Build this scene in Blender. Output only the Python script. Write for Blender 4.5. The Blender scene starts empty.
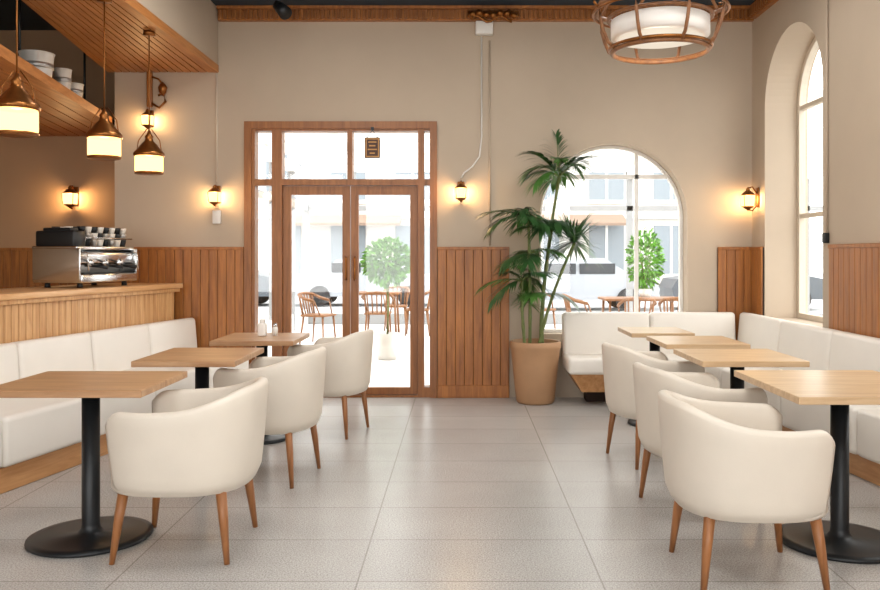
import bpy, bmesh, math, random
from mathutils import Vector, Matrix
random.seed(7)
sc = bpy.context.scene
try:
    sc.view_settings.view_transform = 'Standard'
except Exception: pass

# ------------------------------------------------------------------ materials
def lin(h):
    if isinstance(h, str):
        h = h.lstrip('#'); c = [int(h[i:i+2], 16)/255 for i in (0, 2, 4)]
    else: c = h
    return tuple((v/12.92 if v <= .04045 else ((v+.055)/1.055)**2.4) for v in c) + (1,)

def newmat(name):
    m = bpy.data.materials.new(name); m.use_nodes = True
    nt = m.node_tree; b = nt.nodes['Principled BSDF']
    return m, nt, b

def plain(name, col, rough=.5, metal=0, noise=.0, nscale=8, bump=0, bscale=60, spec=.5):
    m, nt, b = newmat(name)
    b.inputs['Roughness'].default_value = rough
    b.inputs['Metallic'].default_value = metal
    b.inputs['Specular IOR Level'].default_value = spec
    c = lin(col)
    tc = nt.nodes.new('ShaderNodeTexCoord')
    n = nt.nodes.new('ShaderNodeTexNoise'); n.inputs['Scale'].default_value = nscale; n.inputs['Detail'].default_value = 5
    nt.links.new(tc.outputs['Object'], n.inputs['Vector'])
    r = nt.nodes.new('ShaderNodeValToRGB')
    k = max(noise, .01)
    r.color_ramp.elements[0].position = .3; r.color_ramp.elements[1].position = .7
    r.color_ramp.elements[0].color = tuple(v*(1-k) for v in c[:3])+(1,)
    r.color_ramp.elements[1].color = tuple(min(1, v*(1+k)) for v in c[:3])+(1,)
    nt.links.new(n.outputs['Fac'], r.inputs['Fac']); nt.links.new(r.outputs['Color'], b.inputs['Base Color'])
    if bump:
        n2 = nt.nodes.new('ShaderNodeTexNoise'); n2.inputs['Scale'].default_value = bscale; n2.inputs['Detail'].default_value = 4
        nt.links.new(tc.outputs['Object'], n2.inputs['Vector'])
        bp = nt.nodes.new('ShaderNodeBump'); bp.inputs['Strength'].default_value = bump; bp.inputs['Distance'].default_value = .004
        nt.links.new(n2.outputs['Fac'], bp.inputs['Height']); nt.links.new(bp.outputs['Normal'], b.inputs['Normal'])
    return m

def wood(name, dark, light, scale=(14, 14, 1), rough=.4):
    m, nt, b = newmat(name)
    b.inputs['Roughness'].default_value = rough
    tc = nt.nodes.new('ShaderNodeTexCoord'); mp = nt.nodes.new('ShaderNodeMapping')
    mp.inputs['Scale'].default_value = scale
    nt.links.new(tc.outputs['Object'], mp.inputs['Vector'])
    n = nt.nodes.new('ShaderNodeTexNoise'); n.inputs['Scale'].default_value = 1.6; n.inputs['Detail'].default_value = 8
    n.inputs['Roughness'].default_value = .65; n.inputs['Distortion'].default_value = .6
    nt.links.new(mp.outputs[0], n.inputs['Vector'])
    r = nt.nodes.new('ShaderNodeValToRGB')
    r.color_ramp.elements[0].position = .32; r.color_ramp.elements[1].position = .7
    r.color_ramp.elements[0].color = lin(dark); r.color_ramp.elements[1].color = lin(light)
    nt.links.new(n.outputs['Fac'], r.inputs['Fac']); nt.links.new(r.outputs['Color'], b.inputs['Base Color'])
    bp = nt.nodes.new('ShaderNodeBump'); bp.inputs['Strength'].default_value = .12; bp.inputs['Distance'].default_value = .003
    nt.links.new(n.outputs['Fac'], bp.inputs['Height']); nt.links.new(bp.outputs['Normal'], b.inputs['Normal'])
    return m

def emit(name, col, s, transp=.35):
    m = bpy.data.materials.new(name); m.use_nodes = True; nt = m.node_tree
    for n in list(nt.nodes): nt.nodes.remove(n)
    o = nt.nodes.new('ShaderNodeOutputMaterial'); e = nt.nodes.new('ShaderNodeEmission')
    e.inputs[0].default_value = lin(col); e.inputs[1].default_value = s
    t = nt.nodes.new('ShaderNodeBsdfTransparent'); mx = nt.nodes.new('ShaderNodeMixShader'); mx.inputs[0].default_value = transp
    nt.links.new(e.outputs[0], mx.inputs[1]); nt.links.new(t.outputs[0], mx.inputs[2]); nt.links.new(mx.outputs[0], o.inputs[0])
    return m

def glassmat(name, refl=.05):
    m = bpy.data.materials.new(name); m.use_nodes = True; nt = m.node_tree
    for n in list(nt.nodes): nt.nodes.remove(n)
    o = nt.nodes.new('ShaderNodeOutputMaterial'); g = nt.nodes.new('ShaderNodeBsdfGlossy'); g.inputs['Roughness'].default_value = .02
    t = nt.nodes.new('ShaderNodeBsdfTransparent'); t.inputs[0].default_value = (.96, .97, .97, 1)
    mx = nt.nodes.new('ShaderNodeMixShader'); mx.inputs[0].default_value = refl
    nt.links.new(t.outputs[0], mx.inputs[1]); nt.links.new(g.outputs[0], mx.inputs[2]); nt.links.new(mx.outputs[0], o.inputs[0])
    return m

M = {}
M['wall'] = plain('plaster_taupe', '#B9A894', .75, noise=.06, nscale=1.3, bump=.15, bscale=90)
M['wallbar'] = plain('plaster_bar', '#AB8968', .75, noise=.05, nscale=1.3, bump=.15)
M['reveal'] = plain('plaster_reveal', '#CFC2B0', .75, noise=.03)
M['ceil'] = plain('ceiling_navy', '#22323F', .7, noise=.1)
M['wains'] = wood('wood_wainscot', '#855026', '#B87638', (16, 16, 1.2), .42)
M['frame'] = wood('wood_frame', '#7A4A23', '#A56A38', (16, 16, 1.2), .4)
M['soffit'] = wood('wood_soffit', '#A0622E', '#CB8A4E', (16, 1.0, 16), .45)
M['counter'] = wood('wood_counter', '#B88552', '#DEB27E', (16, 16, 1.2), .4)
M['countertop'] = wood('wood_countertop', '#C8945E', '#E8BE8E', (8, 1, 8), .3)
M['tabletop'] = wood('wood_tabletop', '#A0744E', '#C79F76', (1.2, 12, 12), .33)
M['tabletop2'] = wood('wood_tabletop_pale', '#BD9C76', '#DCC09C', (1.2, 12, 12), .33)
M['leg'] = wood('wood_leg', '#82522B', '#AA7144', (18, 18, 2), .4)
M['plinth'] = wood('wood_plinth', '#A87444', '#CC9A68', (12, 1.2, 12), .4)
M['dark'] = plain('dark_gap', '#2A1A10', .8)
M['black'] = plain('black_metal', '#1E2124', .4, .3, noise=.05)
M['chair'] = plain('leather_cream', '#D8CEC0', .42, noise=.03, nscale=5, bump=.12, bscale=180)
M['bench'] = plain('leather_white', '#E8E2D9', .45, noise=.02, nscale=4, bump=.1, bscale=150)
M['brass'] = plain('aged_brass', '#8E5A2C', .32, .85, noise=.2, nscale=20)
M['chrome'] = plain('chrome', '#D5D7D8', .22, 1, noise=.03)
M['steel'] = plain('brushed_steel', '#A9A6A2', .3, .7, noise=.05)
M['white'] = plain('white_paint', '#E6E2DC', .5, noise=.02)
M['pot'] = plain('terracotta', '#B08864', .6, noise=.06, nscale=6, bump=.1)
M['soil'] = plain('soil', '#3A2A1E', .9, noise=.3, nscale=40, bump=.6)
M['leaf'] = plain('leaf_dark', '#2F5429', .4, noise=.3, nscale=7)
M['leaf2'] = plain('leaf_mid', '#4C7834', .4, noise=.3, nscale=7)
M['leaf3'] = plain('leaf_lime', '#5C9A24', .5, noise=.25, nscale=9)
M['cane'] = plain('cane', '#6E7A45', .6, noise=.25, nscale=25)
M['glow'] = emit('lamp_glass', '#FFC476', 4.2, .2)
M['bulb'] = emit('lamp_bulb', '#FFF0DA', .9, .2)
M['glass'] = glassmat('window_glass')
M['shade'] = plain('opal_shade', '#F4F0EA', .4)
M['fill_panel'] = emit('added_fill_glow', '#FFFAF2', 1.2, 0)  # glowing face of the added, out-of-view fill panels
M['outfloor'] = plain('terrace_floor', '#D8D6D2', .5, noise=.04)
M['street'] = plain('street', '#A4A5A6', .8, noise=.06)
M['facade'] = plain('facade', '#CBC7C1', .8, noise=.05, nscale=.5)
M['facwin'] = plain('facade_window', '#7A838A', .3)
M['carglass'] = plain('car_glass', '#22282E', .2)
M['awning'] = plain('awning_cloth', '#8E7868', .7)
M['extframe'] = plain('terrace_frame', '#8E8F90', .5)
M['cup'] = plain('cup_white', '#DAD6CF', .3)
M['signm'] = plain('sign_brown', '#4A2A14', .5)
M['signt'] = plain('sign_gold', '#C08A48', .5)
M['tyre'] = plain('tyre', '#202022', .7)
M['carp'] = plain('car_paint', '#474E55', .3)
M['carw'] = plain('car_paint_white', '#989CA2', .3)
M['extwood'] = wood('terrace_wood', '#6E4422', '#946236', (14, 14, 2), .5)
M['chwood'] = wood('chandelier_wood', '#6E4425', '#96643A', (14, 14, 14), .45)

# terrazzo tile floor
m, nt, b = newmat('terrazzo_tiles'); M['floor'] = m
tc = nt.nodes.new('ShaderNodeTexCoord')
mp = nt.nodes.new('ShaderNodeMapping'); mp.inputs['Location'].default_value = (.434, .1, 0)
nt.links.new(tc.outputs['Object'], mp.inputs[0])
br = nt.nodes.new('ShaderNodeTexBrick'); br.offset = 0; br.inputs['Scale'].default_value = 1
br.inputs['Brick Width'].default_value = 1.034; br.inputs['Row Height'].default_value = .517; br.inputs['Mortar Size'].default_value = .0045
br.inputs['Mortar Smooth'].default_value = .3
br.inputs['Color1'].default_value = (.93, .93, .93, 1); br.inputs['Color2'].default_value = (1, 1, 1, 1); br.inputs['Mortar'].default_value = (.62, .60, .58, 1)
nt.links.new(mp.outputs[0], br.inputs['Vector'])
n1 = nt.nodes.new('ShaderNodeTexNoise'); n1.inputs['Scale'].default_value = 135; n1.inputs['Detail'].default_value = 4; n1.inputs['Roughness'].default_value = .7
nt.links.new(tc.outputs['Object'], n1.inputs['Vector'])
r1 = nt.nodes.new('ShaderNodeValToRGB')
r1.color_ramp.elements[0].position = .36; r1.color_ramp.elements[0].color = lin('#989490')
r1.color_ramp.elements[1].position = .62; r1.color_ramp.elements[1].color = lin('#D3D0CC')
nt.links.new(n1.outputs['Fac'], r1.inputs['Fac'])
n3 = nt.nodes.new('ShaderNodeTexNoise'); n3.inputs['Scale'].default_value = 2.2; n3.inputs['Detail'].default_value = 8
nt.links.new(tc.outputs['Object'], n3.inputs['Vector'])
r3 = nt.nodes.new('ShaderNodeValToRGB'); r3.color_ramp.elements[0].position = .3; r3.color_ramp.elements[1].position = .7
r3.color_ramp.elements[0].color = (.90, .895, .89, 1); r3.color_ramp.elements[1].color = (1, 1, 1, 1)
nt.links.new(n3.outputs['Fac'], r3.inputs['Fac'])
def mul(a, c):
    x = nt.nodes.new('ShaderNodeMix'); x.data_type = 'RGBA'; x.blend_type = 'MULTIPLY'; x.inputs[0].default_value = 1
    nt.links.new(a, x.inputs[6]); nt.links.new(c, x.inputs[7]); return x.outputs[2]
o = mul(mul(r1.outputs[0], br.outputs['Color']), r3.outputs[0])
nt.links.new(o, b.inputs['Base Color'])
b.inputs['Roughness'].default_value = .27

# ------------------------------------------------------------------ mesh builder
class B:
    def __init__(s, name):
        s.name = name; s.bm = bmesh.new(); s.mats = []
    def mi(s, k):
        m = M[k]
        if m not in s.mats: s.mats.append(m)
        return s.mats.index(m)
    def add(s, t, mat, smooth=False, mx=None):
        i = s.mi(mat)
        if mx is not None: t.transform(mx)
        for f in t.faces: f.material_index = i; f.smooth = smooth
        me = bpy.data.meshes.new('t'); t.to_mesh(me); t.free(); s.bm.from_mesh(me); bpy.data.meshes.remove(me)
    def box(s, c, d, mat, bev=0, seg=2, rz=0, rx=0, ry=0, smooth=None):
        t = bmesh.new(); bmesh.ops.create_cube(t, size=1)
        bmesh.ops.scale(t, vec=Vector(d), verts=t.verts)
        if bev: bmesh.ops.bevel(t, geom=list(t.edges), offset=bev, segments=seg, affect='EDGES', profile=.5)
        mx = Matrix.Translation(Vector(c)) @ Matrix.Rotation(rz, 4, 'Z') @ Matrix.Rotation(ry, 4, 'Y') @ Matrix.Rotation(rx, 4, 'X')
        s.add(t, mat, (bev > 0 and seg > 1) if smooth is None else smooth, mx)
    def box2(s, a, c, mat, **k):
        s.box([(a[i]+c[i])/2 for i in range(3)], [abs(a[i]-c[i]) for i in range(3)], mat, **k)
    def lathe(s, prof, mat, c=(0, 0, 0), seg=28, smooth=True, cap=True):
        t = bmesh.new(); rings = []
        for r, z in prof:
            rings.append([t.verts.new((c[0]+r*math.cos(2*math.pi*k/seg), c[1]+r*math.sin(2*math.pi*k/seg), c[2]+z)) for k in range(seg)])
        for a, d in zip(rings, rings[1:]):
            for k in range(seg):
                t.faces.new((a[k], a[(k+1) % seg], d[(k+1) % seg], d[k]))
        if cap:
            if prof[0][0] > 1e-4: t.faces.new(list(reversed(rings[0])))
            if prof[-1][0] > 1e-4: t.faces.new(rings[-1])
        s.add(t, mat, smooth)
    def tube(s, pts, rad, mat, seg=10, closed=False):
        t = bmesh.new(); pts = [Vector(p) for p in pts]; n = len(pts); rings = []
        if not isinstance(rad, (list, tuple)): rad = [rad]*n
        up = Vector((0, 0, 1))
        for i, p in enumerate(pts):
            if closed: d = pts[(i+1) % n]-pts[i-1]
            else: d = pts[min(i+1, n-1)]-pts[max(i-1, 0)]
            d.normalize()
            a = d.cross(up)
            if a.length < 1e-3: a = d.cross(Vector((0, 1, 0)))
            a.normalize(); c = d.cross(a).normalized()
            rings.append([t.verts.new(p+(a*math.cos(2*math.pi*k/seg)+c*math.sin(2*math.pi*k/seg))*rad[i]) for k in range(seg)])
        rr = list(zip(rings, rings[1:])) + ([(rings[-1], rings[0])] if closed else [])
        for a, d in rr:
            for k in range(seg): t.faces.new((a[k], a[(k+1) % seg], d[(k+1) % seg], d[k]))
        if not closed: t.faces.new(rings[0]); t.faces.new(list(reversed(rings[-1])))
        bmesh.ops.recalc_face_normals(t, faces=t.faces)
        s.add(t, mat, True)
    def strip(s, pts, wid, nrm, mat):
        t = bmesh.new(); L = []
        for p, w in zip(pts, wid):
            L.append((t.verts.new(p-nrm*w), t.verts.new(p+nrm*w)))
        for a, c in zip(L, L[1:]): t.faces.new((a[0], a[1], c[1], c[0]))
        s.add(t, mat, True)
    def done(s, loc=(0, 0, 0), rz=0, clampy=None, scale=None):
        if clampy is not None:
            for v in s.bm.verts:
                if v.co.y > clampy: v.co.y = clampy
        if scale is not None:
            for v in s.bm.verts: v.co = Vector((v.co.x*scale[0], v.co.y*scale[1], v.co.z*scale[2]))
        me = bpy.data.meshes.new(s.name); s.bm.to_mesh(me); s.bm.free()
        for m in s.mats: me.materials.append(m)
        ob = bpy.data.objects.new(s.name, me); sc.collection.objects.link(ob)
        ob.location = loc; ob.rotation_euler = (0, 0, rz)
        return ob

def plate_mesh(outer, holes, th):
    cu = bpy.data.curves.new('c', 'CURVE'); cu.dimensions = '2D'; cu.fill_mode = 'BOTH'; cu.extrude = th/2
    for loop in [outer]+holes:
        sp = cu.splines.new('POLY'); sp.points.add(len(loop)-1)
        for p, q in zip(sp.points, loop): p.co = (q[0], q[1], 0, 1)
        sp.use_cyclic_u = True
    ob = bpy.data.objects.new('c', cu); sc.collection.objects.link(ob)
    dg = bpy.context.evaluated_depsgraph_get()
    me = bpy.data.meshes.new_from_object(ob.evaluated_get(dg))
    bpy.data.objects.remove(ob); bpy.data.curves.remove(cu)
    return me
MB = Matrix(((1, 0, 0, 0), (0, 0, -1, 0), (0, 1, 0, 0), (0, 0, 0, 1)))
MS = Matrix(((0, 0, 1, 0), (1, 0, 0, 0), (0, 1, 0, 0), (0, 0, 0, 1)))
def badd(b, outer, holes, th, orient, off, mat):
    me = plate_mesh(outer, holes, th)
    t = bmesh.new(); t.from_mesh(me); bpy.data.meshes.remove(me)
    mx = {'B': Matrix.Translation((0, off, 0)) @ MB, 'S': Matrix.Translation((off, 0, 0)) @ MS, 'F': Matrix.Translation((0, 0, off))}[orient]
    t.transform(mx); b.add(t, mat)
def rect(x0, x1, y0, y1): return [(x0, y0), (x1, y0), (x1, y1), (x0, y1)]
def arch(x0, x1, y0, ys, n=32):
    r = (x1-x0)/2; c = (x0+x1)/2
    return [(x0, y0), (x1, y0)]+[(c+r*math.cos(math.pi*k/n), ys+r*math.sin(math.pi*k/n)) for k in range(n+1)]

# ------------------------------------------------------------------ room shell
YB = 8.1; XR = 2.85; H = 3.8; YF = -2.5; XL = -6.6
b = B('floor'); b.box2((XL-.2, YF-.2, -.1), (XR+.4, 9.2, 0), 'floor'); b.done()
b = B('ceiling'); b.box2((XL-.2, YF-.2, H), (XR+.4, 9.2, H+.1), 'ceil'); b.done()

b = B('wall_back')
outer = [(-3.37, 0), (-2.08, 0), (-2.08, 2.67), (-.244, 2.67), (-.244, 0), (XR+.4, 0), (XR+.4, H), (-3.37, H)]
badd(b, outer, [arch(.78, 2.22, .62, 1.76)], .25, 'B', YB+.125, 'wall'); b.done()
b = B('wall_bar_recess'); b.box2((XL, 8.9, 0), (-3.37, 9.1, H), 'wallbar')
b.box2((-3.42, 8.35, 0), (-3.37, 8.9, H), 'wallbar'); b.done()
b = B('wall_right')
wins = [(6.52, 7.76), (3.75, 4.99), (1.0, 2.24), (-1.6, -.36)]
badd(b, rect(YF, YB, 0, H), [arch(a, c, .8, 2.75) for a, c in wins], .4, 'S', XR+.2, 'wall'); b.done()
b = B('wall_left'); b.box2((XL-.2, YF, 0), (XL, 9.1, H), 'wallbar'); b.done()
b = B('wall_front')
badd(b, rect(XL, XR+.4, 0, H), [rect(-5.2, -2.6, .5, 3.3), rect(-2.2, .4, .5, 3.3), rect(.8, 2.6, .5, 3.3)], .2, 'B', YF-.1, 'wall'); b.done()

trim_n = [2]
def wainscot(p0, p1, z1=1.468, nrm=(0, -1)):
    trim_n[0] += 1
    b = B('trim_%d' % trim_n[0]); p0 = Vector(p0); p1 = Vector(p1); d = (p1-p0); L = d.length; d.normalize(); n = Vector(nrm)
    rz = math.atan2(d.y, d.x)
    def bx(u0, u1, o0, o1, z0, zz, mat, bev=0):
        c = p0+d*(u0+u1)/2+n*(o0+o1)/2
        b.box((c.x, c.y, (z0+zz)/2), (u1-u0, abs(o1-o0), zz-z0), mat, bev=bev, seg=1, rz=rz)
    bx(0, L, .001, .012, 0.001, z1-.01, 'dark')
    k = max(1, round(L/.085)); w = L/k
    for i in range(k): bx(i*w+.002, (i+1)*w-.002, .010, .026, .1, z1-.02, 'wains', .003)
    bx(0, L, .001, .036, .001, .12, 'wains', .004); bx(0, L, 0.001, .034, z1-.03, z1, 'wains', .004)
    return b.done()
wainscot((-3.37, YB), (-2.105, YB)); wainscot((-.22, YB), (.48, YB)); wainscot((2.51, YB), (XR-.002, YB))
wainscot((XR, YB-.04), (XR, 7.78), nrm=(-1, 0)); wainscot((XR, 6.36), (XR, 5.1), nrm=(-1, 0)); wainscot((XR, 3.7), (XR, 2.3), nrm=(-1, 0))
wainscot((XL+.005, 8.9), (-3.425, 8.9))

b = B('trim_1')
b.box2((-2.35, YB-.05, 3.665), (XR, YB-.001, 3.799), 'wains'); b.box2((-2.35, YB-.09, 3.77), (XR, YB-.001, 3.799), 'wains')
x = -2.34
while x < XR-.04:
    b.box2((x, YB-.075, 3.68), (x+.028, YB-.04, 3.77), 'frame', bev=.006, seg=1); x += .05
b.done()
b = B('trim_2')
b.box2((XR-.05, YF, 3.665), (XR-.001, YB-.1, 3.799), 'wains')
y = YF+.05
while y < YB-.15:
    b.box2((XR-.075, y, 3.68), (XR-.04, y+.028, 3.77), 'frame'); y += .05
b.done()
b = B('carved_cornice_ornament')
b.box((.32, YB-.1, 3.71), (.5, .04, .07), 'brass', bev=.015)
for i in range(7):
    b.lathe([(0, -.035), (.03, -.02), (.036, 0), (.03, .02), (0, .035)], 'brass', (.12+i*.066, YB-.14, 3.70+.012*math.sin(i*1.8)), 12)
b.tube([(.1+.04*k, YB-.12, 3.66+.03*math.sin(k*1.1)) for k in range(11)], .012, 'brass')
b.done()

# soffit over the bar
b = B('bar_soffit')
poly = [(-2.39, YB), (-3.44, YB), (-2.72, 3.6), (-2.72, 1.0), (-2.39, 1.0)]
badd(b, poly, [], .04, 'F', 3.21, 'dark')
for i in range(14):
    t0, t1 = i/14+.006, (i+1)/14-.006
    def X(y, t):
        left = -3.44+(YB-y)*(.72/4.5)
        return -2.39+(left+2.39)*t
    pts = [(X(YB, t0), YB-.005), (X(YB, t1), YB-.005), (X(3.6, t1), 3.6), (X(3.6, t0), 3.6)]
    badd(b, pts, [], .025, 'F', 3.183, 'soffit')
b.box2((-2.40, 1.0, 3.17), (-2.355, YB-.002, 3.24), 'soffit')
b.box2((-2.385, 1.0, 3.24), (-2.36, YB-.002, H-.001), 'wall')
b.done()

b = B('bar_canopy_shelf')
cz = 2.68
def cx(y): return -3.40+.165*(8.1-y)
badd(b, [(cx(8.88), 8.88), (cx(3.6), 3.6), (cx(3.6)-1.7, 3.6), (cx(8.88)-1.9, 8.88)], [], .03, 'F', cz+.03, 'dark')
for i in range(13):
    o0 = -.13*i-.02; o1 = o0-.118
    badd(b, [(cx(8.88)+o0, 8.88), (cx(3.6)+o0, 3.6), (cx(3.6)+o1, 3.6), (cx(8.88)+o1, 8.88)], [], .03, 'F', cz-.005, 'soffit')
badd(b, [(cx(8.08)+.01, 8.08), (cx(3.6)+.01, 3.6), (cx(3.6)-.03, 3.6), (cx(8.08)-.03, 8.08)], [], .075, 'F', cz+.012, 'soffit')
for yy in (4.2, 6.6, 8.4):
    b.tube([(cx(yy)-.35, yy, cz+.04), (cx(yy)-.35, yy, H-.002)], .012, 'black', 8)
b.done()
for yy, r, h in ((6.4, .125, .21), (6.86, .07, .19), (7.2, .08, .14)):
    b = B('ceramic_planter')
    b.lathe([(r*.8, 0), (r*.88, h*.3), (r, h*.95), (r*1.05, h), (r*.93, h), (r*.85, h*.8)], 'cup', seg=20)
    b.lathe([(r*.86, h*.78), (0, h*.8)], 'soil', seg=16, cap=False)
    b.lathe([(r*.93, h*.42), (r*.965, h*.44), (r*.97, h*.6), (r*.94, h*.62)], 'steel', seg=20, cap=False)
    b.done((cx(yy)-.02-r, yy, cz+.051))

# ------------------------------------------------------------------ door
b = B('door_1')
YD = YB+.06
holes = [rect(-2.00, -1.835, .1, 2.07), rect(-2.00, -1.835, 2.13, 2.60), rect(-1.737, -.41, .02, 2.07),
         rect(-1.737, -1.10, 2.13, 2.60), rect(-1.05, -.41, 2.13, 2.60), rect(-.351, -.293, .1, 2.07), rect(-.351, -.293, 2.13, 2.60)]
badd(b, rect(-2.075, -.249, 0.001, 2.665), holes, .14, 'B', YD, 'frame')
badd(b, [(-2.1, 0.001), (-2.03, 0.001), (-2.03, 2.62), (-.294, 2.62), (-.294, 0.001), (-.224, .001), (-.224, 2.69), (-2.1, 2.69)], [], .03, 'B', YB-.016, 'frame')
for x0, x1 in ((-1.733, -1.078), (-1.07, -.414)):
    badd(b, rect(x0, x1, .025, 2.065), [rect(x0+.075, x1-.075, .09, 1.98)], .05, 'B', YD, 'frame')
    b.box2((x0+.07, YD-.004, .08), (x1-.07, YD+.004, 1.99), 'glass')
for h_ in holes:
    if h_[0][1] > .05: b.box2((h_[0][0]-.005, YD-.004, h_[0][1]-.005), (h_[1][0]+.005, YD+.004, h_[2][1]+.005), 'glass')
for x in (-1.115, -1.03):
    for sy in (-1, 1):
        yy = YD+sy*.065
        b.tube([(x, YD+sy*.02, 1.15), (x, yy, 1.15), (x, yy, 1.16), (x, yy, 1.36), (x, yy, 1.37), (x, YD+sy*.02, 1.37)], .009, 'brass', 8)
b.done()
b = B('hanging_sign')
sx, sz = -.85, 2.44
b.box((sx, YB-.045, sz-.01), (.15, .015, .2), 'signm', bev=.004, seg=1)
badd(b, rect(sx-.065, sx+.065, sz-.1, sz+.08), [rect(sx-.055, sx+.055, sz-.09, sz+.07)], .004, 'B', YB-.055, 'signt')
for k, w in enumerate((.08, .06, .09, .05)): b.box((sx, YB-.055, sz+.045-k*.036), (w, .004, .012), 'signt')
b.tube([(sx-.05, YB-.045, sz+.09), (sx, YB-.045, sz+.16), (sx+.05, YB-.045, sz+.09)], .004, 'black', 6)
b.box((sx, YB-.045, sz+.175), (.03, .02, .03), 'black')
b.done()

# ------------------------------------------------------------------ windows
def arched_window(name, a, c, z0, zs, orient, off, mulls, trans, fm, side=.05):
    b = B(name); mid = (a+c)/2
    inner = arch(a+side, c-side, z0+side, zs)
    badd(b, arch(a+.002, c-.002, z0+.002, zs), [inner], .06, orient, off, fm)
    r = (c-a)/2-.01
    for u in mulls:
        top = zs+math.sqrt(max(0, r*r-(u-mid)**2))
        badd(b, rect(u-.018, u+.018, z0+.01, top), [], .045, orient, off, fm)
    for v in trans:
        hw = r if v <= zs else math.sqrt(max(0, r*r-(v-zs)**2))
        badd(b, rect(mid-hw, mid+hw, v-.02, v+.02), [], .045, orient, off, fm)
    badd(b, arch(a+.02, c-.02, z0+.02, zs), [], .006, orient, off, 'glass')
    return b.done()
arched_window('window_1', .78, 2.22, .62, 1.76, 'B', YB+.19, [1.76], [2.17], 'white', .03)
for i, (a, c) in enumerate(wins):
    arched_window('window_%d' % (i+2), a, c, .8, 2.75, 'S', XR+.33, [(a+c)/2], [1.75, 2.75], 'reveal')
for i, (a, c) in enumerate(((-5.2, -2.6), (-2.2, .4), (.8, 2.6))):
    b = B('window_%d' % (i+6))
    m_ = (a+c)/2
    badd(b, rect(a, c, .5, 3.3), [rect(a+.06, m_-.03, .56, 3.24), rect(m_+.03, c-.06, .56, 3.24)], .08, 'B', YF-.1, 'frame'); b.done()

# ------------------------------------------------------------------ tables
def table(x, y, w=.62, d=.72, top='tabletop', h=.77, rb=.29):
    b = B('pedestal_table')
    b.box((0, 0, h-.016), (w, d, .034), top, bev=.004, seg=2, smooth=False)
    b.box((0, 0, h-.04), (w*.5, d*.5, .014), 'black')
    b.lathe([(rb-.005, 0), (rb, .006), (rb-.002, .016), (rb-.04, .022), (.06, .03), (.045, .05), (.042, .07), (.042, h-.035)], 'black', seg=40)
    return b.done((x, y, .001))
table(-1.81, 4.07, .74, .64); table(-1.60, 5.15, .60, .72, rb=.22); table(-1.49, 6.25, .60, .66, rb=.2)
table(1.83, 4.0, .74, .85, 'tabletop2'); table(1.71, 5.12, .62, .66, 'tabletop2', rb=.24); table(1.71, 6.02, .58, .62, 'tabletop2', rb=.22); table(1.6, 6.82, .5, .58, 'tabletop2', rb=.22)

# ------------------------------------------------------------------ barrel chairs (faces local +X)
def sstep(t): t = max(0, min(1, t)); return t*t*(3-2*t)
def barrel_chair(x, y, rz, s=1.05, hs=1.0):
    b = B('barrel_chair')
    t = bmesh.new(); N = 64; A = math.radians(135)
    rows = []
    for i in range(N+1):
        th = -A+2*A*i/N
        f = abs(th)/A
        hz = .785-.09*sstep((f-.12)/.62)
        endk = max(0, (f-.9)/.1)
        hz -= .045*endk**2
        c_, s_ = math.cos(th), math.sin(th)
        e = 2/2.6
        ux = -math.copysign(abs(c_)**e, c_); uy = math.copysign(abs(s_)**e, s_)
        def P(r, z, inset=0):
            return Vector((ux*(r-inset), uy*(r-inset), z))
        tk = .05*(1-.3*endk)
        zb = .315
        loop = [P(.262, zb+.0), P(.278, zb+.008)]
        rb, rt = .288, .325
        for k in range(1, 9):
            u = k/8; z = zb+(hz-.022-zb)*u
            loop.append(P(rb+(rt-rb)*(u**.7), z))
        for k in range(1, 6):
            a = math.pi*k/6
            loop.append(P(rt-tk/2+tk/2*math.cos(a), hz-.022+.024*math.sin(a)))
        for k in range(7):
            u = 1-k/6; z = .42+(hz-.022-.42)*u
            loop.append(P(rb+(rt-rb)*(u**.75)-tk, z))
        rows.append([t.verts.new(p) for p in loop])
    m_ = len(rows[0])
    for a, c in zip(rows, rows[1:]):
        for k in range(m_-1): t.faces.new((a[k], a[k+1], c[k+1], c[k]))
    t.faces.new(rows[0]); t.faces.new(list(reversed(rows[-1])))
    bmesh.ops.recalc_face_normals(t, faces=t.faces)
    b.add(t, 'chair', True)
    def pad(z0, z1, r, mat, bev):
        q = bmesh.new(); n = 48; lv = []
        prof = [(r-bev*1.2, z0), (r-bev*.3, z0+bev*.3), (r, z0+bev), (r, z1-bev), (r-bev*.35, z1-bev*.35), (r-bev*1.3, z1), (r*.5, z1+.006), (.001, z1+.008)]
        for rr, z in prof:
            lv.append([])
            for k in range(n):
                a = 2*math.pi*k/n; cc, ss = math.cos(a), math.sin(a); e = 2/2.6
                lv[-1].append(q.verts.new((math.copysign(abs(cc)**e, cc)*rr*(1.04 if cc > 0 else 1), math.copysign(abs(ss)**e, ss)*rr, z)))
        for a, c in zip(lv, lv[1:]):
            for k in range(n): q.faces.new((a[k], a[(k+1) % n], c[(k+1) % n], c[k]))
        q.faces.new(list(reversed(lv[0]))); q.faces.new(lv[-1])
        b.add(q, mat, True)
    pad(.31, .40, .28, 'chair', .02)
    pad(.40, .475, .268, 'chair', .03)
    for sx in (-1, 1):
        for sy in (-1, 1):
            b.tube([(sx*.195, sy*.195, .33), (sx*.21, sy*.21, .2), (sx*.23, sy*.23, .0)], [.022, .019, .011], 'leg', 12)
    return b.done((x, y, .001), rz, scale=(s, s, hs))
D = math.radians
barrel_chair(-1.30, 3.97, D(180), 1.12, .99); barrel_chair(-1.19, 5.2, D(170), 1.03, 1.02); barrel_chair(-1.02, 6.52, D(166), 1.0, 1.02)
barrel_chair(1.24, 3.62, D(0), 1.10, .98); barrel_chair(1.31, 4.55, D(10), 1.04, 1.0); barrel_chair(1.31, 5.64, D(14), 1.0, 1.0)

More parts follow.
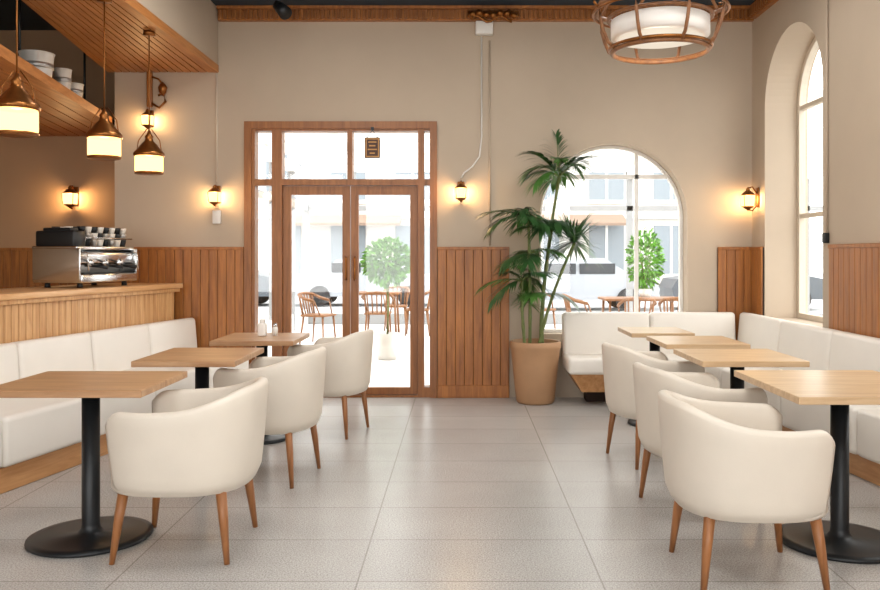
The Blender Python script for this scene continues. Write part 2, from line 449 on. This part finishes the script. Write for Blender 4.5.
# ------------------------------------------------------------------ left banquette
F0 = Vector((-1.98, 7.83)); ang = math.atan2(.205, .979)
rzl = -ang
b = B('banquette_bench'); Lc = .78; n = 6
b.box2((-.62, -Lc*n, .001), (-.04, 0, .15), 'plinth', bev=.004, seg=1)
for i in range(n):
    y1 = -i*Lc-.003; y0 = -(i+1)*Lc+.003
    b.box2((-.56, y0, .152), (0, y1, .45), 'bench', bev=.035, seg=4)
    b.box((-.60, (y0+y1)/2, .58), (.13, y1-y0, .42), 'bench', bev=.035, seg=4, ry=D(-5))
b.box2((-.68, -Lc*n, .001), (-.63, 0, .74), 'plinth')
b.done((F0.x, F0.y, 0), rzl)
def LW(u, v):
    c, s = math.cos(rzl), math.sin(rzl)
    return (F0.x+u*c-v*s, F0.y+u*s+v*c)

b = B('bar_counter')
b.box2((-1.30, -4.6, .001), (-.735, -.1, 1.04), 'dark')
y = -4.6
while y < -.13:
    b.box2((-.745, y+.003, .02), (-.715, y+.067, 1.04), 'counter', bev=.004, seg=1); y += .07
x = -1.30
while x < -.78:
    b.box2((x+.003, -.11, .02), (x+.067, -.085, 1.04), 'counter', bev=.004, seg=1); x += .07
b.box2((-1.38, -4.6, 1.04), (-.69, -.06, 1.075), 'counter', bev=.004, seg=1)
b.box2((-1.40, -4.6, 1.075), (-.67, -.04, 1.12), 'countertop', bev=.006, seg=2)
b.done((F0.x, F0.y, 0), rzl)

b = B('espresso_machine')
for sx in (-.15, .15):
    for sy in (-.3, .3): b.lathe([(.025, 0), (.02, .04)], 'black', (sx, sy, 0), 12)
b.box((0, 0, .075), (.46, .76, .07), 'chrome', bev=.012)
b.box((.10, 0, .113), (.24, .70, .01), 'black')
b.box((-.08, 0, .2), (.28, .74, .2), 'steel', bev=.02)
b.box((.08, 0, .26), (.22, .76, .11), 'chrome', bev=.03, ry=D(14))
b.box((-.02, 0, .325), (.42, .78, .03), 'chrome', bev=.01)
b.box((-.02, -.31, .40), (.36, .15, .13), 'black', bev=.015)
b.box((-.02, -.31, .475), (.26, .1, .03), 'black', bev=.01)
for sy in (-.385, .385):
    b.box((0, sy, .19), (.44, .02, .27), 'chrome', bev=.008)
for sy in (-.2, 0, .2):
    b.lathe([(.035, 0), (.04, .03), (.04, .06)], 'chrome', (.16, sy, .17), 16)
    b.tube([(.16, sy, .18), (.26, sy, .175), (.33, sy, .165)], [.012, .014, .017], 'black')
for sy in (-.34, .34): b.tube([(.17, sy, .3), (.25, sy, .28), (.26, sy, .14)], .007, 'chrome')
for i in range(8):
    for j in range(3):
        cx_, cy_ = -.15+j*.12, -.20+i*.08
        for k in range(3):
            z = .34+k*.052
            b.lathe([(.022, z), (.031, z+.04), (.035, z+.06), (.031, z+.06), (.026, z+.02)], ('black', 'steel', 'cup')[(i+j+k) % 3] if k < 2 else ('cup' if (i+j) % 2 else 'black'), (cx_, cy_, 0), 14)
b.tube([(.17, .38, .41), (.17, -.225, .41), (-.2, -.225, .41), (-.2, .38, .41)], .007, 'chrome', 8, True)
wx, wy = LW(-1.02, -.98)
b.done((wx, wy, 1.121), rzl)

# ------------------------------------------------------------------ right banquettes
b = B('banquette_bench')
ys = 7.52
b.box2((1.2, 7.85, .001), (2.2, 8.05, .16), 'dark')
t = bmesh.new()
v = [(1.0, ys+.03, .32), (2.2, ys+.03, .32), (2.2, ys+.1, .13), (1.12, ys+.1, .13), (1.0, 8.05, .32), (2.2, 8.05, .32), (2.2, 8.05, .13), (1.12, 8.05, .13)]
vv = [t.verts.new(p) for p in v]
for f in ((0, 1, 2, 3), (7, 6, 5, 4), (0, 4, 5, 1), (1, 5, 6, 2), (2, 6, 7, 3), (3, 7, 4, 0)): t.faces.new([vv[i] for i in f])
bmesh.ops.recalc_face_normals(t, faces=t.faces); b.add(t, 'plinth')
for x0, x1 in ((.98, 1.7), (1.7, 2.15)):
    b.box2((x0+.003, ys, .30), (x1-.003, 8.0, .45), 'bench', bev=.035, seg=4)
for x0, x1 in ((.98, 1.82), (1.82, 2.64)):
    b.box(((x0+x1)/2, 7.98, .62), (x1-x0-.006, .13, .44), 'bench', bev=.035, seg=4, rx=D(-5))
def fx(y): return 2.12+max(0, 7.4-y)*.13
segs = [(7.96, 6.96), (6.95, 6.0), (5.99, 5.1), (5.09, 4.15), (4.14, 3.1)]
badd(b, [(fx(7.9)+.05, 7.96), (2.8, 7.96), (2.8, 3.1), (fx(3.1)+.05, 3.1)], [], .149, 'F', .076, 'plinth')
for y1, y0 in segs:
    t = bmesh.new(); me = plate_mesh([(fx(y1), y1), (2.72, y1), (2.72, y0), (fx(y0), y0)], [], .298); t.from_mesh(me)
    bmesh.ops.remove_doubles(t, verts=t.verts, dist=1e-4); bmesh.ops.dissolve_limit(t, angle_limit=.01, verts=t.verts, edges=t.edges)
    bmesh.ops.bevel(t, geom=list(t.edges), offset=.035, segments=4, affect='EDGES', profile=.5)
    b.add(t, 'bench', True, Matrix.Translation((0, 0, .301)))
    b.box((2.72, (y0+y1)/2, .62), (.13, y1-y0, .44), 'bench', bev=.035, seg=4, ry=D(5))
b.done()

# ------------------------------------------------------------------ potted palm
PX, PY = .71, 7.83
b = B('potted_palm')
b.lathe([(.165, 0), (.18, .02), (.215, .35), (.23, .5), (.24, .52), (.24, .57), (.228, .58), (.215, .575), (.212, .52)], 'pot', (PX, PY, .001), 36)
b.lathe([(.212, .53), (0, .545)], 'soil', (PX, PY, 0), 24, cap=False)
def leaflet(p, d, L, w, mat, droop=.5):
    d = d.normalized(); side = d.cross(Vector((0, 0, 1)))
    if side.length < .05: side = Vector((1, 0, 0))
    side.normalize(); pts = []; n = 5
    for k in range(n+1):
        u = k/n; pts.append(p+d*L*u+Vector((0, 0, -droop*L*u*u)))
    b.strip(pts, [w*.35, w*.9, w, w*.75, w*.4, .0006], side, mat)
def frond(p, az, el, L, droop, nl=15, ll=.24, w=.0125, mat='leaf'):
    p = Vector(p); d = Vector((math.cos(az)*math.cos(el), math.sin(az)*math.cos(el), math.sin(el)))
    f = lambda u: p+d*L*u+Vector((0, 0, -droop*L*u*u))
    b.tube([f(k/6) for k in range(7)], [.006-.0008*k for k in range(7)], 'cane', 5)
    side = d.cross(Vector((0, 0, 1))).normalized()
    for k in range(nl):
        u = .18+.82*k/(nl-1); q = f(u); tan = (f(min(1, u+.02))-f(u-.02)).normalized()
        l = ll*(.55+.75*math.sin(math.pi*min(1, .15+u*.75)))*random.uniform(.85, 1.1)
        for sg in (-1, 1):
            dd = side*sg*(.9-.55*u)+tan*(.5+.6*u)+Vector((0, 0, .15+random.uniform(-.12, .12)))
            leaflet(q, dd, l, w*random.uniform(.85, 1.2), mat, .45)
def fan(p, nrm_az, el, R, mat='leaf', n=28):
    p = Vector(p); c = Vector((math.cos(nrm_az)*math.cos(el), math.sin(nrm_az)*math.cos(el), math.sin(el)))
    side = c.cross(Vector((0, 0, 1))).normalized(); up = side.cross(c)
    for k in range(n):
        a = math.pi*2*(k/(n)-.5)*.92
        dd = c*math.cos(a)+side*math.sin(a)+up*.25
        leaflet(p, dd, R*random.uniform(.85, 1.1), .014, mat, .22)
canes = [((PX+.05, PY, .5), (.80, PY-.02, 1.2), (.93, PY-.06, 2.12), 0.013),
         ((PX-.05, PY+.03, .5), (.66, PY, 1.1), (.64, PY-.06, 1.72), .013),
         ((PX+.02, PY-.06, .5), (.86, PY-.1, 1.0), (1.06, PY-.14, 1.50), .012),
         ((PX-.1, PY-.04, .5), (.58, PY-.08, .9), (.58, PY-.08, 1.15), .012),
         ((PX+.08, PY+.05, .5), (.79, PY+.04, .95), (.86, PY-.05, 1.62), .012)]
for a, m_, c, r in canes:
    A_, M_, C_ = Vector(a), Vector(m_), Vector(c)
    pts = []
    for k in range(13):
        u = k/12; pts.append(A_*(1-u)**2+(M_*2-(A_+C_)/2)*2*u*(1-u)+C_*u*u)
    b.tube(pts, [r+.003*(1-k/12)+(.003 if k % 3 == 0 else 0) for k in range(13)], 'cane', 8)
def crown(p, n, L, els, ll, mats=('leaf', 'leaf2')):
    off = random.random()*6
    for k in range(n):
        az = off+2*math.pi*k/n+random.uniform(-.25, .25)
        Lk = L*random.uniform(.85, 1.1)*(1-.35*max(0, math.sin(az)))
        frond(p, az, random.uniform(*els), Lk, random.uniform(.35, .7), mat=random.choice(mats), ll=ll)
crown(canes[0][2], 9, .40, (.4, 1.3), .19)
frond(canes[0][2], D(200), .9, .42, .3); frond(canes[0][2], D(100), 1.35, .45, .12); frond(canes[0][2], D(340), .8, .36, .25)
crown(canes[1][2], 10, .36, (.1, 1.0), .18)
frond(canes[1][2], D(180), .5, .4, .3, ll=.2)
crown(canes[3][2], 8, .34, (0, .9), .17)
crown(canes[4][2], 6, .34, (.2, 1.0), .18)
crown((.76, PY-.05, 1.0), 3, .30, (.2, .7), .16)
crown((.66, PY-.05, 1.40), 6, .30, (.0, .7), .17)
fan(canes[2][2], D(-75), .6, .40); fan((1.06, PY-.12, 1.52), D(-20), .8, .40, 'leaf'); fan((1.04, PY-.1, 1.54), D(190), 1.0, .36, 'leaf2')
fan((.62, PY-.08, .95), D(-110), .5, .26, 'leaf2')
b.done(clampy=8.09)

# ------------------------------------------------------------------ lamps
def point(parent, loc, e, r=.05, col=(1, .64, .30)):
    l = bpy.data.lights.new('bulb', 'POINT'); l.energy = e; l.shadow_soft_size = r; l.color = col
    o = bpy.data.objects.new('bulb_light', l); sc.collection.objects.link(o); o.parent = parent; o.location = loc
def sconce(x, y, z, rz=0, s=1.0, e=44):
    b = B('brass_sconce_lamp')
    b.box((0, -.009, .02), (.07*s, .016, .17*s), 'brass', bev=.006)
    b.tube([(0, -.012, .05*s), (0, -.05*s, .11*s), (0, -.09*s, .10*s), (0, -.09*s, .06*s)], .007*s, 'brass', 8)
    b.tube([(0, -.012, -.05*s), (0, -.05*s, -.1*s), (0, -.09*s, -.085*s)], .006*s, 'brass', 8)
    c = (0, -.09*s, 0)
    b.lathe([(.058*s, -.06*s), (.066*s, .03*s), (.05*s, .05*s)], 'glow', c, 20, cap=True)
    b.lathe([(.0, -.1*s), (.02*s, -.085*s), (.05*s, -.066*s), (.058*s, -.06*s), (.02*s, -.058*s)], 'brass', c, 20)
    b.lathe([(.062*s, .034*s), (.06*s, .042*s), (.035*s, .065*s), (.014*s, .08*s), (.018*s, .09*s), (0, .11*s)], 'brass', c, 20)
    for k in range(4):
        a = k*math.pi/2+.78
        b.tube([(c[0]+.061*s*math.cos(a), c[1]+.061*s*math.sin(a), -.06*s), (c[0]+.07*s*math.cos(a), c[1]+.07*s*math.sin(a), .035*s)], .003*s, 'brass', 6)
    o = b.done((x, y, z), rz); point(o, (0, -.09*s, 0), e); return o
sconce(-2.37, YB, 1.96); sconce(.01, YB, 2.0); sconce(-4.13, 8.9, 2.0, s=1.2, e=60)
sconce(XR, 7.93, 1.92, D(-90), 1.1, e=40)
sconce(-3.02, YB, 2.70, s=.95, e=36)
b = B('ornate_wall_bracket')
b.box((-3.02, YB-.021, 3.0), (.05, .04, .34), 'wains', bev=.006)
b.tube([(-2.99, YB-.04, 2.86), (-2.92, YB-.04, 2.82), (-2.86, YB-.04, 2.88), (-2.88, YB-.04, 2.96), (-2.93, YB-.04, 2.94)], .012, 'brass')
b.lathe([(0, -.05), (.03, -.02), (.045, .03), (.03, .06), (0, .09)], 'brass', (-2.88, YB-.06, 2.98), 14)
b.tube([(-2.99, YB-.04, 3.12), (-2.93, YB-.04, 3.1), (-2.89, YB-.04, 3.05)], .009, 'brass')
b.done()

def pendant(x, y, z, ztop, e=22):
    b = B('pendant_lamp')
    b.lathe([(.10, -.08), (.108, -.06), (.108, .045), (.10, .065)], 'glow', (0, 0, 0), 28)
    b.lathe([(.118, .055), (.12, .075), (.11, .09), (.085, .115), (.06, .15), (.035, .175), (.028, .2), (.034, .21), (.02, .23), (.008, .26)], 'brass', (0, 0, 0), 28)
    b.lathe([(.104, -.088), (.112, -.082), (.112, -.072), (.104, -.07)], 'brass', (0, 0, 0), 28)
    b.tube([(-.10, 0, .08), (-.085, 0, .18), (-.02, 0, .27)], .004, 'brass', 6)
    b.tube([(.10, 0, .08), (.085, 0, .18), (.02, 0, .27)], .004, 'brass', 6)
    b.tube([(0, 0, .24), (0, 0, ztop-z-.02)], .005, 'brass', 8)
    b.lathe([(.05, -.03), (.045, -.01), (.045, 0)], 'brass', (0, 0, ztop-z), 16)
    o = b.done((x, y, z)); point(o, (0, 0, 0), e); return o
pendant(-2.44, 4.57, 2.13, 3.168); pendant(-2.46, 5.74, 2.14, 3.168); pendant(-2.48, 6.62, 2.12, 3.168)

b = B('rattan_chandelier')
b.lathe([(.26, -.05), (.3, -.04), (.3, .06), (.27, .07)], 'shade', (0, 0, .04), 40)
b.lathe([(.255, -.012), (0, -.015)], 'bulb', (0, 0, 0), 32, cap=False)
def ring(r, z, rad, mat='brass', wob=0):
    b.tube([(r*math.cos(2*math.pi*k/48), r*math.sin(2*math.pi*k/48), z+wob*math.sin(6*math.pi*2*k/48)) for k in range(48)], rad, mat, 8, True)
ring(.29, -.09, .015, 'chwood'); ring(.31, -.072, .010, 'brass'); ring(.315, .115, .012, 'chwood'); ring(.39, .17, .014, 'chwood', .012); ring(.41, .15, .009, 'brass')
for k in range(8):
    a = 2*math.pi*k/8+.2; c_, s_ = math.cos(a), math.sin(a)
    b.tube([(r*c_, r*s_, z) for r, z in ((.29, -.09), (.34, -.05), (.37, .02), (.39, .09), (.40, .17), (.35, .26), (.2, .33), (.03, .37))], .011, 'chwood', 8)
    b.tube([(r*c_, r*s_, z) for r, z in ((.40, .16), (.43, .19), (.425, .24), (.40, .23))], .008, 'brass', 6)
ZC = 2.74
b.lathe([(.04, .33), (.05, .37), (.03, .41), (.012, .43), (.012, H-ZC-.03), (.06, H-ZC-.02), (.06, H-ZC-.001)], 'brass', (0, 0, 0), 20)
o = b.done((1.24, 5.15, ZC)); point(o, (0, 0, -.12), 6, .1, (1, .88, .7))

b = B('ceiling_spotlight')
b.lathe([(.05, 0), (.05, .03)], 'black', (0, 0, .279), 16)
b.tube([(0, 0, .29), (0, 0, .16)], .012, 'black', 8)
b.tube([(0, .0, .16), (.05, -.02, .12), (.1, -.07, .06)], [.04, .055, .062], 'black', 18)
b.done((-1.66, 7.5, H-.31))

# unseen fill panels overhead, added to brighten the floor and room
def added_fill_panel(x, y, e=26):
    b = B('added_fill_light')
    badd(b, rect(-.62, .62, -.32, .32), [rect(-.59, .59, -.29, .29)], .04, 'F', -.021, 'white')
    b.box((0, 0, -.012), (1.18, .58, .01), 'fill_panel')
    o = b.done((x, y, H))
    l = bpy.data.lights.new('fill_panel', 'AREA'); l.shape = 'RECTANGLE'; l.size = 1.16; l.size_y = .56; l.energy = e; l.color = (1, .985, .96)
    q = bpy.data.objects.new('fill_area_light', l); sc.collection.objects.link(q); q.parent = o; q.location = (0, 0, -.05)
for px in (-1.1, 1.4):
    for py in (-.8, 1.4, 3.6, 5.9): added_fill_panel(px, py)

# conduits
b = B('electrical_conduit')
b.tube([(.29, YB-.012, 3.48), (.29, YB-.012, 1.48)], .009, 'wall', 8)
b.box((.235, YB-.047, 3.59), (.17, .09, .13), 'white', bev=.012)
b.tube([(.21, YB-.014, 3.54), (.21, YB-.014, 2.55), (.19, YB-.014, 2.35), (.12, YB-.014, 2.25), (.04, YB-.014, 2.19), (.012, YB-.014, 2.14)], .008, 'white', 8)
b.done()
b = B('light_switch_conduit')
b.tube([(-2.37, YB-.012, 3.16), (-2.37, YB-.012, 2.10)], .009, 'reveal', 8)
b.box((-2.37, YB-.014, 1.76), (.08, .024, .13), 'white', bev=.005)
b.done()
b = B('cable_conduit')
b.tube([(XR-.012, 6.42, 3.66), (XR-.012, 6.42, 1.55)], .009, 'wall', 8)
b.box((XR-.022, 6.42, 1.52), (.04, .05, .08), 'black', bev=.005)
b.done()

b = B('napkin_holder')
b.box((0, 0, .05), (.06, .07, .1), 'white', bev=.01); b.box((0, 0, .11), (.04, .05, .04), 'cup', bev=.008); b.done((-1.50, 6.3, .7725))
b = B('salt_shaker')
b.lathe([(.02, 0), (.022, .05), (.016, .07)], 'cup', seg=16); b.lathe([(.017, .07), (.017, .085), (.008, .095)], 'chrome', seg=16); b.done((-1.41, 6.33, .7725))

# ------------------------------------------------------------------ terrace / street
b = B('terrace_floor'); b.box2((-12, 9.21, -.12), (14, 20, -.012), 'outfloor'); b.box2((-3.36, 8.351, -.005), (3.25, 9.25, .002), 'outfloor'); b.done()
b = B('street_ground'); b.box2((-40, 20, -.3), (45, 70, -.1), 'street'); b.box2((3.26, -12, -.3), (45, 20, -.13), 'street'); b.done()
b = B('terrace_pergola')
for y in (9.6, 10.9, 12.4, 13.9, 15.4, 16.9): b.box2((-3.2, y, 3.1), (10, y+.16, 3.3), 'white')
for x in (-3.2, -1.7, -.3, 3.4, 7.0):
    b.box2((x, 9.3, 2.95), (x+.14, 17.1, 3.1), 'white')
for x in (-3.2, -2.25, -.3, 1.5, 3.4, 5.2, 7.0): b.box2((x, 16.9, -.01), (x+.12, 17.0, 3.1), 'extframe')
b.box2((-3.2, 16.9, 2.3), (10, 17.0, 2.40), 'extframe'); b.box2((-3.2, 16.92, -.01), (10, 16.98, .2), 'extframe')
for y in (9.6, 10.9, 12.4, 13.9, 15.4): b.box2((-3.2, y, -.01), (-3.08, y+.12, 3.1), 'extframe')
b.box2((-3.19, 9.6, 2.3), (-3.09, 17, 2.40), 'extframe'); b.box2((-3.19, 9.6, -.01), (-3.09, 17, .3), 'white')
b.done()
b = B('street_building')
b.box2((-30, 36, -.1), (13.5, 44, 13), 'facade')
for i in range(15):
    for j in range(4):
        x = -28+i*2.8; z = .6+j*3.2
        b.box2((x, 35.95, z), (x+1.5, 36.05, z+2.1), 'facwin'); b.box2((x-.12, 35.85, z-.15), (x+1.62, 36, z), 'facade')
        b.box2((x+.7, 35.93, z), (x+.8, 36, z+2.1), 'white')
for j in range(4): b.box2((-30, 35.7, 3.0+j*3.2), (13.5, 36, 3.2+j*3.2), 'white')
for i in range(4): b.box((-24+i*9.5, 35.2, 2.95), (5, 1.6, .12), 'awning', rx=D(18))
b.done()
def car(x, y, mat='carp'):
    b = B('parked_car')
    t = bmesh.new()
    prof = [(-2.1, .3), (-2.15, .6), (-2.0, .85), (-1.3, .95), (-.8, 1.38), (.7, 1.42), (1.35, .98), (2.0, .85), (2.15, .6), (2.1, .3)]
    A_ = [t.verts.new((p[0], -.8 if p[1] < 1 else -.65, p[1])) for p in prof]; C_ = [t.verts.new((p[0], .8 if p[1] < 1 else .65, p[1])) for p in prof]
    t.faces.new(A_); t.faces.new(list(reversed(C_)))
    for i in range(len(prof)): j = (i+1) % len(prof); t.faces.new((A_[i], C_[i], C_[j], A_[j]))
    bmesh.ops.recalc_face_normals(t, faces=t.faces); b.add(t, mat)
    b.box2((-.95, -.81, 1.0), (-.1, -.68, 1.28), 'carglass'); b.box2((0, -.81, 1.0), (.95, -.68, 1.28), 'carglass')
    for wx_ in (-1.3, 1.3):
        for wy_ in (-.75, .75): b.tube([(wx_, wy_-.1, .31), (wx_, wy_+.1, .31)], .31, 'tyre', 20)
    b.done((x, y, -.1))
car(3.2, 23, 'carw'); car(7.9, 23.3); car(-2.8, 25, 'carw'); car(-7.5, 25)

def cafe_chair(x, y, rz):
    b = B('wooden_cafe_chair')
    b.box((0, 0, .45), (.42, .42, .035), 'extwood', bev=.012)
    for sx in (-1, 1):
        b.tube([(sx*.17, -.17, .44), (sx*.2, -.2, 0)], [.018, .013], 'extwood', 8)
        b.tube([(sx*.17, .17, .44), (sx*.2, .22, 0)], [.018, .013], 'extwood', 8)
        b.tube([(sx*.18, .18, .45), (sx*.2, .24, .8)], .015, 'extwood', 8)
    b.tube([(-.24, -.05, .68), (-.25, .12, .72), (-.2, .24, .78), (0, .28, .8), (.2, .24, .78), (.25, .12, .72), (.24, -.05, .68)], .024, 'extwood', 8)
    for k in range(-2, 3): b.tube([(k*.07, .19, .46), (k*.08, .265, .79)], .012, 'extwood', 6)
    for sx in (-1, 1): b.tube([(sx*.19, -.14, .45), (sx*.24, -.06, .68)], .012, 'extwood', 6)
    b.done((x, y, -.01), rz)
def cafe_table(x, y, w=.9):
    b = B('wooden_cafe_table')
    b.box((0, 0, .74), (w, .75, .035), 'extwood', bev=.008)
    for sx in (-1, 1):
        for sy in (-1, 1): b.tube([(sx*(w/2-.08), sy*.28, .73), (sx*(w/2-.05), sy*.32, 0)], .02, 'extwood', 8)
    b.done((x, y, -.01))
cafe_table(-1.5, 14.6); cafe_chair(-2.25, 13.2, D(70)); cafe_chair(-1.35, 13.7, D(180)); cafe_chair(-.75, 14.6, D(-90)); cafe_chair(-1.2, 15.6, D(0))
cafe_table(2.75, 12.6, 1.2); cafe_chair(1.85, 12.6, D(90)); cafe_chair(2.5, 11.8, D(180)); cafe_chair(3.1, 11.85, D(170)); cafe_chair(3.7, 12.6, D(-90))
cafe_table(5.0, 14.6); cafe_chair(4.2, 14.4, D(90)); cafe_chair(1.4, 14.6, D(40))

def bush(name, x, y, z0, rx_, rz_, potr, poth, trunk=.2, n=420, mat='leaf3'):
    b = B(name)
    b.lathe([(potr*.75, 0), (potr, poth), (potr*.85, poth), (potr*.8, poth-.03)], 'cup', seg=20)
    b.lathe([(potr*.82, poth-.03), (0, poth-.02)], 'soil', seg=16, cap=False)
    zc = poth+trunk+rz_
    b.tube([(0, 0, poth-.03), (.01, 0, poth+trunk*.5), (0, 0, zc)], .014, 'cane', 8)
    for k in range(5):
        a = k*1.25; b.tube([(0, 0, poth+trunk*.8), (.3*rx_*math.cos(a), .3*rx_*math.sin(a), zc), (.5*rx_*math.cos(a), .5*rx_*math.sin(a), zc+.5*rz_)], .008, 'cane', 6)
    for k in range(n):
        while True:
            q = Vector([random.uniform(-1, 1) for _ in range(3)])
            if .3 < q.length < 1: break
        p = Vector((q.x*rx_, q.y*rx_, zc+q.z*rz_))
        d = (q.normalized()+Vector([random.uniform(-.7, .7) for _ in range(3)])).normalized()
        s = d.cross(Vector([random.uniform(-1, 1) for _ in range(3)])).normalized()
        L = random.uniform(.06, .1)
        b.strip([p, p+d*L*.4, p+d*L*.75, p+d*L+Vector((0, 0, -.01))], [.004, .018, .014, .001], s, mat if random.random() > .35 else 'leaf2')
    b.done((x, y, z0))
bush('potted_topiary_tree', -.98, 11.2, -.01, .30, .30, .17, .35, .66, 1100)
bush('potted_herb_plant', 2.78, 12.45, .75, .25, .44, .10, .14, 0, 800)

# ------------------------------------------------------------------ world, camera
w = bpy.data.worlds.new('w'); sc.world = w; w.use_nodes = True
bg = w.node_tree.nodes['Background']; bg.inputs[0].default_value = (1, .99, .97, 1); bg.inputs[1].default_value = 5.4

cam = bpy.data.cameras.new('cam'); co = bpy.data.objects.new('camera', cam); sc.collection.objects.link(co)
co.location = (0, 0, 1.38); co.rotation_euler = (math.pi/2, 0, 0)
cam.sensor_width = 36; cam.lens = 36*830/880; cam.shift_x = -20/880; cam.shift_y = -39/880
cam.clip_start = .05; cam.clip_end = 200
sc.camera = co
